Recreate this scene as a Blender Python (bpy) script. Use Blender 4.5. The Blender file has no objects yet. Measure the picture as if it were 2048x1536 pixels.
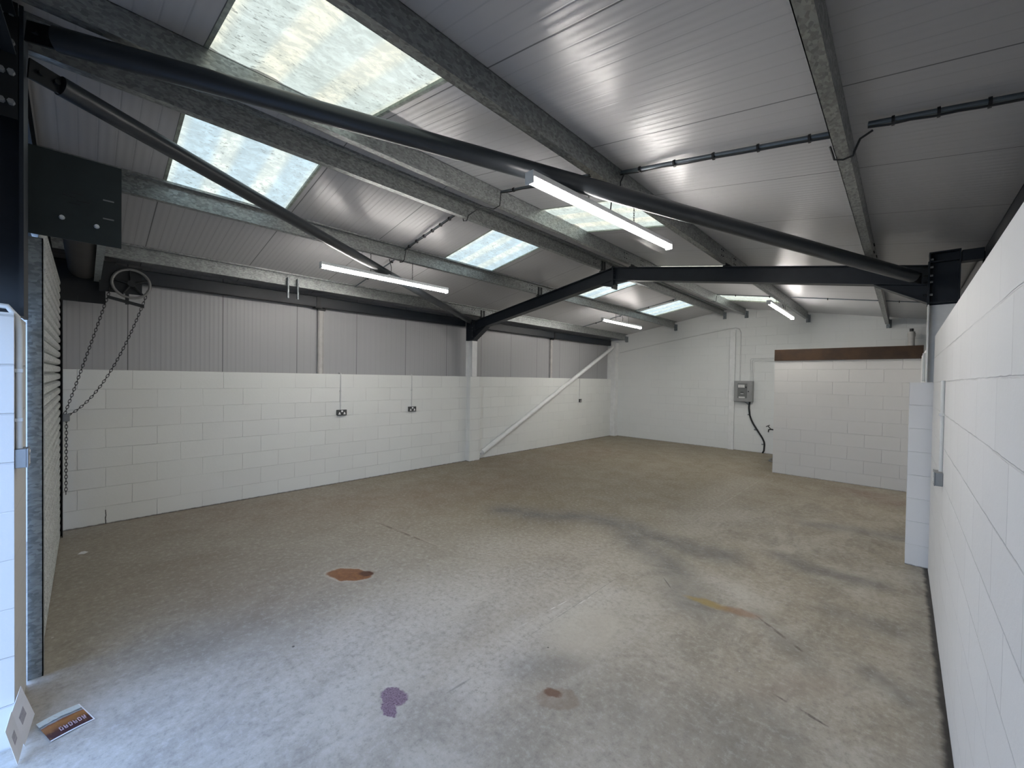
import bpy, math, random
import numpy as np
from mathutils import Vector, Matrix
random.seed(7)
scn = bpy.context.scene
COL = scn.collection
XR, ZR, SL = -3.2, 3.648, 0.1695          # ridge line, soffit height at the ridge, roof pitch
def roof(x): return ZR - SL * abs(x - XR)
WL, WR, YG, YF, YP = -6.61, 0.205, 11.56, -0.228, 5.56   # wall faces, portal line

# ------------------------------------------------------------------ mesh helper
class MB:
    def __init__(s): s.v = []; s.f = []
    def add(s, vs, fs):
        n = len(s.v); s.v += [tuple(map(float, p)) for p in vs]; s.f += [tuple(i + n for i in f) for f in fs]; return s
    def box(s, x0, x1, y0, y1, z0, z1):
        return s.hexa([(x0,y0,z0),(x1,y0,z0),(x1,y1,z0),(x0,y1,z0),(x0,y0,z1),(x1,y0,z1),(x1,y1,z1),(x0,y1,z1)])
    def hexa(s, p):
        return s.add(p, [(0,3,2,1),(4,5,6,7),(0,1,5,4),(1,2,6,5),(2,3,7,6),(3,0,4,7)])
    def cbox(s, c, d, b=0.0):            # bevelled box, centre and size
        x, y, z = [q / 2 for q in d]; b = min(b, x*.9, y*.9, z*.9)
        if b <= 0: return s.box(c[0]-x, c[0]+x, c[1]-y, c[1]+y, c[2]-z, c[2]+z)
        import bmesh
        bm = bmesh.new(); bmesh.ops.create_cube(bm, size=1)
        for v in bm.verts: v.co = Vector((v.co.x*2*x, v.co.y*2*y, v.co.z*2*z))
        bmesh.ops.bevel(bm, geom=bm.edges[:], offset=b, segments=2, profile=.5, affect='EDGES')
        bm.verts.index_update()
        vs = [(v.co.x+c[0], v.co.y+c[1], v.co.z+c[2]) for v in bm.verts]; fs = [[v.index for v in f.verts] for f in bm.faces]
        bm.free(); return s.add(vs, fs)
    def prism(s, prof, axis, a, b):      # closed 2-D profile pushed along an axis; profile in the other two axes in order
        def P(q, t): 
            q = list(q); q.insert(axis, t); return q
        n = len(prof); vs = [P(q, a) for q in prof] + [P(q, b) for q in prof]
        fs = [(i, (i+1) % n, n+(i+1) % n, n+i) for i in range(n)] + [tuple(range(n))[::-1], tuple(range(n, 2*n))]
        return s.add(vs, fs)
    def tube(s, pts, r, n=10, cap=True):
        pts = [Vector(p) for p in pts]; m = len(pts); rs = r if isinstance(r, (list, tuple)) else [r]*m
        vs = []; prev = None
        for i, p in enumerate(pts):
            d = (pts[min(i+1, m-1)] - pts[max(i-1, 0)]).normalized()
            if prev is None:
                a = Vector((0,0,1)) if abs(d.z) < .9 else Vector((1,0,0)); u = d.cross(a).normalized()
            else: u = (prev - d * prev.dot(d)).normalized()
            prev = u; w = d.cross(u)
            vs += [p + (u*math.cos(2*math.pi*k/n) + w*math.sin(2*math.pi*k/n)) * rs[i] for k in range(n)]
        fs = [(i*n+k, i*n+(k+1) % n, (i+1)*n+(k+1) % n, (i+1)*n+k) for i in range(m-1) for k in range(n)]
        if cap: fs += [tuple(range(n))[::-1], tuple(range((m-1)*n, m*n))]
        return s.add(vs, fs)
    def torus(s, c, R, r, u, w, sx=1, n=20, k=8):   # ring in plane spanned by u,w
        c, u, w = Vector(c), Vector(u).normalized(), Vector(w).normalized(); nn = u.cross(w)
        vs = []
        for i in range(n):
            t = 2*math.pi*i/n; d = u*math.cos(t) + w*math.sin(t); pc = c + u*math.cos(t)*R*sx + w*math.sin(t)*R
            vs += [pc + (d*math.cos(2*math.pi*j/k) + nn*math.sin(2*math.pi*j/k)) * r for j in range(k)]
        return s.add(vs, [(i*k+j, ((i+1) % n)*k+j, ((i+1) % n)*k+(j+1) % k, i*k+(j+1) % k) for i in range(n) for j in range(k)])
    def chain(s, pts, pitch=.03, R=.009, r=.0022, n=10, k=5):   # oval links threaded along a polyline
        pts = [Vector(p) for p in pts]; L = [0]
        for a, b in zip(pts, pts[1:]): L.append(L[-1] + (b-a).length)
        t = 0; i = 0
        while t < L[-1]:
            j = max(q for q in range(len(L)-1) if L[q] <= t); d = (pts[j+1]-pts[j]).normalized(); p = pts[j] + d*(t-L[j])
            a = Vector((1,0,0)) if abs(d.x) < .8 else Vector((0,1,0)); a = (a - d*a.dot(d)).normalized(); b = d.cross(a)
            w = a if i % 2 else b
            s.torus(p, R, r, d, w, sx=pitch*.72/R, n=n, k=k); t += pitch; i += 1
        return s
    def build(s, name, mat, parent=None, world=True, smooth=False):
        off = Vector((0,0,0)); q = parent
        while q is not None: off += q.location; q = q.parent
        if parent is None:
            A = np.array(s.v); lo, hi = A.min(0), A.max(0); off = Vector(((lo[0]+hi[0])/2, (lo[1]+hi[1])/2, lo[2]))
        elif not world: off = Vector((0,0,0))
        me = bpy.data.meshes.new(name); me.from_pydata([(p[0]-off.x, p[1]-off.y, p[2]-off.z) for p in s.v], [], s.f)
        me.materials.append(mat); 
        import bmesh
        bm = bmesh.new(); bm.from_mesh(me); bmesh.ops.recalc_face_normals(bm, faces=bm.faces[:]); bm.to_mesh(me); bm.free()
        if smooth:
            for f in me.polygons: f.use_smooth = True
            try: me.set_sharp_from_angle(angle=math.radians(40))
            except Exception: pass
        o = bpy.data.objects.new(name, me); COL.objects.link(o)
        if parent is None: o.location = off
        else: o.parent = parent
        return o

def bolts(items, r, mat, parent, name='bolt', n=6):
    for a, b in items: MB().tube([a, b], r, n).build(name, mat, parent)

def tag(o, label=None, cat=None, group=None, kind=None):
    if label: o['label'] = label
    if cat: o['category'] = cat
    if group: o['group'] = group
    if kind: o['kind'] = kind
    return o
def thing(name, label, cat, loc=(0,0,0), group=None):
    o = bpy.data.objects.new(name, None); o.empty_display_size = .1; COL.objects.link(o); o.location = loc
    return tag(o, label, cat, group)
def struct(o): o['kind'] = 'structure'; return o
def copy_tree(o, parent=None):
    c = o.copy(); COL.objects.link(c)
    if parent: c.parent = parent
    for ch in [q for q in bpy.data.objects if q.parent == o]: copy_tree(ch, c)
    return c

# ------------------------------------------------------------------ materials
class NT:
    def __init__(s, name):
        s.m = bpy.data.materials.new(name); s.m.use_nodes = True; s.t = s.m.node_tree; s.b = s.t.nodes['Principled BSDF']; s._p = None
    def n(s, typ, **k):
        nd = s.t.nodes.new(typ)
        for a, b in k.items(): setattr(nd, a, b)
        return nd
    def l(s, a, b): s.t.links.new(a, b)
    def put(s, sock, v):
        if v is None: return
        if isinstance(v, bpy.types.NodeSocket): s.l(v, sock)
        elif isinstance(v, (tuple, list)) and len(v) == 3 and sock.type == 'RGBA': sock.default_value = (*v, 1)
        else: sock.default_value = v
    def math(s, op, a, b=None, c=None, clamp=False):
        nd = s.n('ShaderNodeMath', operation=op, use_clamp=clamp)
        for i, q in enumerate((a, b, c)): s.put(nd.inputs[i], q)
        return nd.outputs[0]
    def pos(s):
        if s._p is None:
            g = s.n('ShaderNodeNewGeometry'); s._p = g.outputs['Position']; x = s.n('ShaderNodeSeparateXYZ'); s.l(s._p, x.inputs[0]); s._x = x.outputs
        return s._p
    def xyz(s): s.pos(); return s._x
    def comb(s, x, y, z=0.0):
        c = s.n('ShaderNodeCombineXYZ')
        for i, q in enumerate((x, y, z)): s.put(c.inputs[i], q)
        return c.outputs[0]
    def scale(s, vec, sc):
        nd = s.n('ShaderNodeVectorMath', operation='MULTIPLY'); s.l(vec, nd.inputs[0]); nd.inputs[1].default_value = sc; return nd.outputs[0]
    def noise(s, scale, detail=4, rough=.6, vec=None, dist=0.0, col=False):
        nd = s.n('ShaderNodeTexNoise'); s.l(vec if vec is not None else s.pos(), nd.inputs['Vector'])
        nd.inputs['Scale'].default_value = scale; nd.inputs['Detail'].default_value = detail; nd.inputs['Roughness'].default_value = rough; nd.inputs['Distortion'].default_value = dist
        return nd.outputs['Color' if col else 'Fac']
    def ramp(s, v, lo, hi, a=0.0, b=1.0):
        nd = s.n('ShaderNodeMapRange'); nd.interpolation_type = 'SMOOTHSTEP'; s.put(nd.inputs[0], v)
        for i, q in zip((1,2,3,4), (lo, hi, a, b)): nd.inputs[i].default_value = q
        return nd.outputs[0]
    def mix(s, f, a, b, mode='MIX'):
        nd = s.n('ShaderNodeMix', data_type='RGBA', blend_type=mode); s.put(nd.inputs[0], f); s.put(nd.inputs[6], a); s.put(nd.inputs[7], b); return nd.outputs[2]
    def bump(s, h, strength=.5, dist=.01, prev=None):
        nd = s.n('ShaderNodeBump'); s.l(h, nd.inputs['Height']); nd.inputs['Strength'].default_value = strength; nd.inputs['Distance'].default_value = dist
        if prev is not None: s.l(prev, nd.inputs['Normal'])
        return nd.outputs[0]
    def done(s, col=None, rough=None, metal=None, normal=None, spec=None):
        s.put(s.b.inputs['Base Color'], col); s.put(s.b.inputs['Roughness'], rough); s.put(s.b.inputs['Metallic'], metal)
        if spec is not None: s.b.inputs['Specular IOR Level'].default_value = spec
        if normal is not None: s.l(normal, s.b.inputs['Normal'])
        return s.m

def paint(name, c, rough=.5, metal=0.0, var=.12, sc=9, spec=.5):
    t = NT(name); n = t.noise(sc, 4); k = t.ramp(n, .3, .7, 1-var, 1+var*.6)
    col = t.mix(1.0, c, t.comb(k, k, k), 'MULTIPLY')
    return t.done(col, rough, metal, t.bump(t.noise(90, 2), .08, .002), spec)

def galv(name, c, rough=.42, metal=.75):
    t = NT(name)
    v = t.n('ShaderNodeTexVoronoi'); t.l(t.scale(t.pos(), (1, .55, 1)), v.inputs['Vector']); v.inputs['Scale'].default_value = 85
    sep = t.n('ShaderNodeSeparateColor'); t.l(v.outputs['Color'], sep.inputs[0])
    a = t.math('ADD', t.math('MULTIPLY', sep.outputs[0], .55), t.math('MULTIPLY', t.noise(10, 3, .5), .45))
    k = t.ramp(a, .1, .9, .72, 1.3)
    col = t.mix(1.0, c, t.comb(k, k, k), 'MULTIPLY')
    r = t.ramp(sep.outputs[1], 0, 1, rough-.1, rough+.16)
    return t.done(col, r, metal, t.bump(sep.outputs[2], .35, .002))

def block(name, axis, joint, c=(.785,.80,.775), dirt=0.0, crack=False, soft=1.0):
    """painted blockwork: 450 x 225 courses; axis = the horizontal world axis of the wall"""
    t = NT(name); x = t.xyz()
    wob = t.math('MULTIPLY', t.math('SUBTRACT', t.noise(5, 3), .5), .012)
    u = t.math('ADD', t.math('ADD', x[axis], -joint+.225+9), wob); v = t.math('ADD', t.math('ADD', x[2], .025), wob)
    b = t.n('ShaderNodeTexBrick'); t.l(t.comb(u, v), b.inputs['Vector'])
    b.inputs['Scale'].default_value = 1; b.inputs['Brick Width'].default_value = .45; b.inputs['Row Height'].default_value = .225
    b.inputs['Mortar Size'].default_value = .0045; b.inputs['Mortar Smooth'].default_value = .6; b.inputs['Bias'].default_value = 0
    b.inputs['Color1'].default_value = (1,1,1,1); b.inputs['Color2'].default_value = (.955,.955,.955,1); b.inputs['Mortar'].default_value = (.86,.86,.86,1)
    fade = t.ramp(t.noise(1.3, 3), .35, .6, .25*soft, soft)        # joints filled with paint here and there
    tex = t.mix(fade, (.985,.985,.985), b.outputs['Color'])
    col = t.mix(1.0, c, tex, 'MULTIPLY')
    col = t.mix(t.ramp(t.noise(2.2, 5, .65), .3, .75, 0, .07), col, (.62,.60,.55))
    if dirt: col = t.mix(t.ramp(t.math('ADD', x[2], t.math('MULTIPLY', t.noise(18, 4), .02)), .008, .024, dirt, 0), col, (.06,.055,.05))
    if crack:
        d = t.math('ABSOLUTE', t.math('ADD', t.math('SUBTRACT', x[1], .16), t.math('MULTIPLY', t.math('SUBTRACT', t.noise(14, 2), .5), .02)))
        m = t.math('MULTIPLY', t.ramp(d, .003, .006, 1, 0), t.ramp(x[2], .15, .17, 1, 0))
        col = t.mix(m, col, (.05,.05,.045))
    h = t.math('MULTIPLY', b.outputs['Fac'], fade)
    nn = t.bump(h, .8, -.006); nn = t.bump(t.noise(38, 5, .7), .28, .004, nn)
    return t.done(col, .55, 0, nn, .35)

def liner(name, axis, joint, pitch=1.0, c=(.50,.50,.51), rough=.3, rib=.1):
    """factory-painted steel liner sheet: fine ribs, one joint per panel"""
    t = NT(name); x = t.xyz()
    y = t.math('ADD', x[axis], 40 - joint)
    rb = t.math('PINGPONG', y, rib/2)                         # 0..rib/2
    groove = t.ramp(rb, 0.0, .007, 0, 1)
    jn = t.ramp(t.math('PINGPONG', y, pitch/2), .002, .006, 0, 1)
    col = t.mix(groove, tuple(q*.90 for q in c), c); col = t.mix(jn, tuple(q*.28 for q in c), col)
    wv = t.math('SINE', t.math('MULTIPLY', y, 2*math.pi/.05))
    nn = t.bump(wv, .16, .0022); nn = t.bump(t.math('MULTIPLY', groove, jn), .4, .0016, nn)
    return t.done(col, rough, .0, nn, .42)

M = {}
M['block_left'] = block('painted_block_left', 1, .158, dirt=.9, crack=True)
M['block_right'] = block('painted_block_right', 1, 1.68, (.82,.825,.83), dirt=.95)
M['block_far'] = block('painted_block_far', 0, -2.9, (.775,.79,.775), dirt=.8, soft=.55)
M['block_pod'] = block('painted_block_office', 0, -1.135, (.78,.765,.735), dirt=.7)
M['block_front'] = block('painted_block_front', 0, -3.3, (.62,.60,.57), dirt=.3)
M['ceil'] = liner('ceiling_liner', 1, .46, 1.0, (.45,.45,.46), .30)
M['clad'] = liner('cladding_liner', 1, .45, .95, (.385,.388,.395), .36)
M['cladf'] = liner('cladding_front', 0, .45, .95, (.30,.295,.31), .4)
M['steel'] = paint('blue_grey_steel_paint', (.013,.018,.025), .45, 0, .15, spec=.45)
M['tube'] = paint('grey_tube_paint', (.027,.032,.038), .36, 0, .1, spec=.55)
M['darksteel'] = paint('dark_bracket_steel', (.012,.014,.016), .5, .2)
M['platesteel'] = paint('dark_green_plate', (.026,.034,.034), .5, .3)
M['white'] = paint('white_steel_paint', (.78,.79,.78), .45, 0, .05)
M['galv'] = galv('galvanised_purlin', (.30,.315,.31), .40)
M['galv_lt'] = galv('galvanised_guide', (.27,.30,.31), .5, .6)
M['slat'] = galv('shutter_slat', (.55,.57,.56), .5, .3)
M['barrel'] = paint('shutter_roll_metal', (.05,.045,.043), .7, .1)
M['box'] = paint('grey_metal_box', (.27,.28,.285), .45, .3)
M['socket'] = paint('dark_metal_socket', (.085,.09,.09), .4, .5)
M['plastic'] = paint('white_plastic', (.85,.85,.84), .35, 0, .02)
M['black'] = paint('black_rubber', (.010,.011,.012), .45, 0, .2)
M['chain'] = paint('dark_chain_steel', (.03,.03,.03), .4, .7)
M['wheel'] = paint('worn_grey_wheel', (.20,.20,.195), .5, .2)
M['brown'] = paint('dark_brown_fascia', (.058,.028,.009), .5, 0, .35, 4)
M['board'] = paint('grey_board_enclosure', (.30,.305,.30), .45, .05, .05)
M['panel'] = paint('board_inner_panel', (.16,.165,.16), .4, .1, .05)
M['conduit'] = paint('painted_conduit', (.66,.67,.66), .45, 0, .05)
M['gconduit'] = paint('galvanised_conduit', (.17,.20,.22), .38, .7)
M['paper'] = paint('white_paper', (.70,.70,.71), .6, 0, .04)
M['print'] = paint('grey_print', (.36,.35,.38), .6, 0, .2, 60)
M['tarmac'] = paint('outside_tarmac', (.09,.09,.09), .8, 0, .3)
M['soil'] = paint('soil_pipe_white', (.50,.49,.47), .45, 0, .1)

def emit(name, c, s):
    t = NT(name); t.done((.8,.8,.8), .4, 0)
    t.b.inputs['Emission Color'].default_value = (*c, 1); t.b.inputs['Emission Strength'].default_value = s; return t.m
M['lamp'] = emit('lamp_diffuser_lit', (1.0, .955, .905), 46)

def skylight(name, base, band, dirtc, edge, s):
    """weathered translucent glass-fibre sheet with the daylight behind it"""
    t = NT(name); x = t.xyz()
    cor = t.math('PINGPONG', t.math('ADD', x[1], 40-.44), .1667)
    bandm = t.ramp(cor, .035, .10, 1, 0)
    n1 = t.noise(3.2, 5, .65); n2 = t.noise(16, 6, .75, t.scale(t.pos(), (1.0, .55, 1)), .6); n3 = t.noise(60, 3, .6, t.scale(t.pos(), (1, .45, 1)))
    col = t.mix(t.math('MULTIPLY', bandm, .72), base, band)
    col = t.mix(t.ramp(n1, .35, .7, 0, .55), col, dirtc)
    col = t.mix(t.ramp(n2, .42, .60, .5, 0), col, tuple(q*.62 for q in dirtc))
    spk = t.math('MULTIPLY', t.ramp(n3, .36, .41, 1, 0), t.ramp(t.noise(2.5, 3), .4, .6, .2, 1))
    col = t.mix(t.math('MULTIPLY', spk, .7), col, (.10,.11,.10))
    t.put(t.b.inputs['Base Color'], (.3,.32,.32)); t.b.inputs['Roughness'].default_value = .5
    t.l(col, t.b.inputs['Emission Color']); t.b.inputs['Emission Strength'].default_value = s
    return t.m
M['sky_left'] = skylight('rooflight_sheet_left', (.47,.62,.70), (.80,.84,.72), (.40,.50,.53), None, .86)
M['sky_right'] = skylight('rooflight_sheet_right', (.54,.62,.59), (.84,.80,.62), (.42,.48,.44), None, .86)
M['skyframe'] = paint('rooflight_edge_seal', (.36,.40,.34), .6, 0, .3, 20)

# concrete floor ------------------------------------------------------------
def floor_mat():
    t = NT('stained_concrete'); x = t.xyz(); P = t.pos()
    warp = t.n('ShaderNodeVectorMath', operation='MULTIPLY_ADD')
    nc = t.noise(7, 4, .65, None, 0, True); t.l(nc, warp.inputs[0]); warp.inputs[1].default_value = (.10,.10,0); t.l(P, warp.inputs[2])
    sub = t.n('ShaderNodeVectorMath', operation='SUBTRACT'); t.l(warp.outputs[0], sub.inputs[0]); sub.inputs[1].default_value = (.05,.05,0)
    W = t.n('ShaderNodeSeparateXYZ'); t.l(sub.outputs[0], W.inputs[0])
    def blob(cx, cy, rx, ry, soft=.25, rot=0.0, warped=True):
        s = W.outputs if warped else x
        dx = t.math('SUBTRACT', s[0], cx); dy = t.math('SUBTRACT', s[1], cy); c, q = math.cos(rot), math.sin(rot)
        a = t.math('DIVIDE', t.math('ADD', t.math('MULTIPLY', dx, c), t.math('MULTIPLY', dy, q)), rx)
        b = t.math('DIVIDE', t.math('SUBTRACT', t.math('MULTIPLY', dy, c), t.math('MULTIPLY', dx, q)), ry)
        d = t.math('SQRT', t.math('ADD', t.math('MULTIPLY', a, a), t.math('MULTIPLY', b, b)))
        return t.ramp(d, 1-soft, 1+soft, 1, 0)
    def line(x0, y0, x1, y1, w):
        L = math.hypot(x1-x0, y1-y0); return blob((x0+x1)/2, (y0+y1)/2, L/2, w, .35, math.atan2(y1-y0, x1-x0), False)
    base = (.365,.32,.24)
    big = t.noise(.75, 5, .6); mid = t.noise(2.6, 8, .72, None, .6); fine = t.noise(24, 6, .8); xf = t.noise(110, 3, .7)
    st = t.noise(3.0, 5, .7, t.scale(P, (2.2, .7, 1)), .8)
    col = t.mix(t.ramp(big, .40, .60, 0, .9), base, (.47,.435,.355))
    col = t.mix(t.ramp(mid, .45, .64, 0, .42), col, (.27,.225,.165))
    col = t.mix(t.ramp(t.noise(1.45, 5, .62, t.scale(P, (1.3, .8, 1)), .4), .48, .62, 0, .6), col, (.24,.21,.16))
    col = t.mix(t.ramp(t.noise(5.5, 6, .75, t.scale(P, (1.6, .6, 1)), .3), .54, .68, 0, .35), col, (.27,.25,.22))
    col = t.mix(t.ramp(st, .48, .64, 0, .32), col, (.56,.52,.44))
    # towards the door the slab is greyer and dustier, down the far left it is browner, partly painted-in shade
    g = t.ramp(t.math('ADD', t.math('SUBTRACT', t.math('MULTIPLY', x[0], -.9), t.math('MULTIPLY', x[1], -.35)), t.math('MULTIPLY', big, 1.2)), 2.8, 5.2, 0, .8)
    col = t.mix(g, col, (.205,.168,.11))
    near = t.ramp(t.math('ADD', x[1], t.math('MULTIPLY', mid, 1.6)), 2.2, 5.5, .3, 0)
    col = t.mix(near, col, (.43,.415,.39))
    att = t.n('ShaderNodeAttribute', attribute_name='wear_shade'); sep = t.n('ShaderNodeSeparateColor'); t.l(att.outputs['Color'], sep.inputs[0])
    brk = t.ramp(t.math('ADD', t.math('MULTIPLY', mid, .5), t.math('MULTIPLY', fine, .6)), .38, .68, .35, 1.15)
    col = t.mix(t.math('MULTIPLY', t.math('MULTIPLY', sep.outputs[0], brk), .95, clamp=True), col, (.12,.118,.12))
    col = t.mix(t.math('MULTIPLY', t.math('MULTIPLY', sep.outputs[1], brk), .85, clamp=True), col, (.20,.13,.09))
    col = t.mix(t.math('MULTIPLY', t.math('MULTIPLY', sep.outputs[2], brk), .6, clamp=True), col, (.68,.66,.61))
    col = t.mix(t.ramp(fine, .50, .64, 0, .34), col, (.58,.56,.53))
    col = t.mix(t.ramp(fine, .36, .49, .38, 0), col, (.17,.155,.14))
    # named marks
    col = t.mix(t.math('MULTIPLY', blob(-1.56, 2.42, .20, .30, .5), .55), col, (.56,.52,.43))
    col = t.mix(t.math('MULTIPLY', blob(-1.08, 3.40, .15, .045, .5, .1), .75), col, (.36,.25,.06))
    col = t.mix(t.math('MULTIPLY', blob(-.86, 3.44, .13, .05, .5, .3), .55), col, (.30,.15,.07))
    bb = blob(-1.33, 1.79, .115, .075, .12, .75)
    col = t.mix(t.math('MULTIPLY', bb, .42), col, (.22,.15,.10)); col = t.mix(t.math('MULTIPLY', blob(-1.38, 1.80, .045, .03, .3, .4), .8), col, (.14,.06,.03))
    rim = blob(-3.49, 1.61, .225, .125, .10, .55); rust = blob(-3.49, 1.61, .205, .108, .09, .55)
    col = t.mix(t.math('MULTIPLY', rim, .6), col, (.50,.45,.38)); col = t.mix(rust, col, t.mix(t.ramp(fine, .35, .65), (.17,.060,.022), (.26,.115,.04)))
    col = t.mix(blob(-3.40, 1.73, .055, .05, .25, .5), col, (.075,.022,.008))
    pr = blob(-1.975, 1.175, .085, .062, .10, .5); prr = blob(-1.915, 1.105, .060, .036, .12, .2)
    pm = t.math('MAXIMUM', pr, prr); col = t.mix(pm, col, t.mix(t.ramp(xf, .35, .6), (.10,.055,.085), (.24,.17,.22)))
    for (a, b, c, d, w, cc, k) in [(-1.9,2.41,-1.88,2.63,.006,(.7,.68,.64),.9), (-1.79,2.65,-1.78,2.81,.006,(.7,.68,.64),.85), (-1.93,1.87,-1.9,2.34,.005,(.6,.58,.55),.6),
                                   (-1.8,2.05,-1.79,3.58,.004,(.16,.15,.14),.45), (-1.79,1.38,-1.78,1.56,.007,(.16,.15,.14),.5), (-4.47,2.42,-3.6,2.50,.020,(.13,.10,.075),.8),
                                   (-4.3,2.46,-3.1,2.56,.010,(.42,.36,.30),.5), (-1.86,4.0,-1.80,9.2,.010,(.46,.43,.37),.5), (-.75,3.47,-.37,3.18,.012,(.10,.075,.06),.7),
                                   (-.47,2.67,-.24,2.62,.010,(.045,.03,.03),.85), (-1.5,3.55,-1.38,3.42,.006,(.1,.09,.08),.7)]:
        m = line(a, b, c, d, w); br = t.ramp(t.noise(9, 3), .38, .56, 0, 1)
        col = t.mix(t.math('MULTIPLY', t.math('MULTIPLY', m, br), k), col, cc)
    # specks of grit, chips and dried drips
    v = t.n('ShaderNodeTexVoronoi'); t.l(P, v.inputs['Vector']); v.inputs['Scale'].default_value = 7.5; sc = t.n('ShaderNodeSeparateColor'); t.l(v.outputs['Color'], sc.inputs[0])
    r = t.math('MULTIPLY', t.math('GREATER_THAN', sc.outputs[0], .72), t.math('MULTIPLY', sc.outputs[1], .065)); spot = t.math('LESS_THAN', v.outputs['Distance'], r)
    col = t.mix(t.math('MULTIPLY', spot, .85), col, t.mix(t.math('GREATER_THAN', sc.outputs[2], .6), (.03,.028,.025), (.62,.60,.57)))
    # grime along the foot of the right-hand wall
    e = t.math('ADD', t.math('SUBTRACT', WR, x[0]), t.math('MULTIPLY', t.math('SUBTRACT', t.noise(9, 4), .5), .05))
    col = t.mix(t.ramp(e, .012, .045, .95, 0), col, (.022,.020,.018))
    e2 = t.math('ADD', t.math('ADD', x[0], 6.61), t.math('MULTIPLY', t.math('SUBTRACT', t.noise(9, 4), .5), .06))
    col = t.mix(t.ramp(e2, .01, .05, .6, 0), col, (.05,.042,.034))
    sc_ = t.noise(30, 4, .7, t.scale(P, (1, .25, 1)), 1.5)
    h = t.math('ADD', t.math('MULTIPLY', fine, .6), t.math('MULTIPLY', sc_, .4))
    nn = t.bump(h, .35, .004)
    rg = t.math('SUBTRACT', t.ramp(mid, .3, .7, .46, .64), t.math('MULTIPLY', rust, .18))
    return t.done(col, rg, 0, nn, .45)
M['floor'] = floor_mat()

# ------------------------------------------------------------------ floor mesh with painted stains and some left-hand shade
def make_floor():
    x0, x1, y0, y1, st = -6.95, .6, -.6, 11.9, .03
    nx, ny = int((x1-x0)/st)+1, int((y1-y0)/st)+1
    X, Y = np.meshgrid(np.linspace(x0, x1, nx), np.linspace(y0, y1, ny)); V = np.stack([X.ravel(), Y.ravel(), np.zeros(nx*ny)], 1)
    idx = np.arange(nx*ny).reshape(ny, nx); F = np.stack([idx[:-1,:-1], idx[:-1,1:], idx[1:,1:], idx[1:,:-1]], -1).reshape(-1, 4)
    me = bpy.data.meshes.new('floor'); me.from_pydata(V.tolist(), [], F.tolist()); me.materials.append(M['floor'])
    px, py = V[:,0], V[:,1]
    def poly(pts, w):
        d = np.full(len(px), 1e9)
        for (ax, ay), (bx, by) in zip(pts, pts[1:]):
            vx, vy = bx-ax, by-ay; L = vx*vx+vy*vy; t = np.clip(((px-ax)*vx+(py-ay)*vy)/L, 0, 1); d = np.minimum(d, np.hypot(px-ax-t*vx, py-ay-t*vy))
        return np.exp(-(d/(w*1.35))**2)
    R = .85*poly([(-3.78,3.85),(-3.33,4.04),(-2.83,4.43),(-2.39,4.51),(-1.96,4.39),(-1.62,4.36),(-1.3,4.43)], .17)
    R = np.maximum(R, .8*poly([(-2.39,4.51),(-1.98,4.08),(-1.56,3.84),(-1.31,3.5),(-1.14,3.3)], .16))
    R = np.maximum(R, .6*poly([(-.78,6.22),(-.34,6.41),(.04,6.37)], .12)); R = np.maximum(R, .65*poly([(-.87,4.87),(-.61,4.71),(-.15,4.78)], .1))
    R = np.maximum(R, .5*poly([(-.31,3.95),(-.05,3.95)], .12)); R = np.maximum(R, .6*poly([(-.11,3.3),(.05,3.15)], .06))
    R = np.maximum(R, .55*poly([(-1.65,1.82),(-1.45,2.05)], .10)); R = np.maximum(R, .4*poly([(-.75,3.5),(-.37,3.1)], .08))
    R = np.maximum(R, .45*poly([(-.55,2.5),(-.38,2.4)], .07)); R = np.maximum(R, .4*poly([(.15,.2),(.15,5.4)], .07))
    R = np.maximum(R, .35*poly([(-1.0,2.0),(-.5,2.2)], .22)); R = np.maximum(R, .35*poly([(-3.4,.5),(-3.0,.9)], .2))
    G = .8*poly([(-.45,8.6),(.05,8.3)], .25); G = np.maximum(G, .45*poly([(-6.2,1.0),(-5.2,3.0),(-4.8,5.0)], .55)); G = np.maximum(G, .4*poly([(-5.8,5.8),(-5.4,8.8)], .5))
    G = np.maximum(G, .45*poly([(-.55,2.62),(-.39,2.86),(-.27,3.01)], .06)); G = np.maximum(G, .35*poly([(-4.6,.6),(-3.4,1.0)], .35))  # left-hand browns mix staining with shade painted into the colour
    B = .6*poly([(-1.75,1.57),(-1.83,2.23),(-1.74,2.96)], .14); B = np.maximum(B, .45*poly([(-2.6,1.2),(-2.3,2.8)], .35)); B = np.maximum(B, .5*poly([(-1.15,3.85),(-.95,3.7)], .12))
    B = np.maximum(B, .5*poly([(-1.8,5.4),(-1.5,6.0)], .3)); B = np.maximum(B, .35*poly([(-1.73,5.0),(-2.05,6.9),(-1.94,8.2)], .25)); B = np.maximum(B, .35*poly([(-3.0,3.0),(-2.4,3.6)], .3))
    C = np.stack([R, G, B, np.ones_like(R)], 1).astype(np.float32)
    a = me.color_attributes.new('wear_shade', 'FLOAT_COLOR', 'POINT'); a.data.foreach_set('color', C.ravel())
    o = bpy.data.objects.new('floor', me); COL.objects.link(o); return struct(o)
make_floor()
struct(MB().box(-14, 8, -16, -.6, -.06, -.012).build('ground', M['tarmac']))

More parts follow.
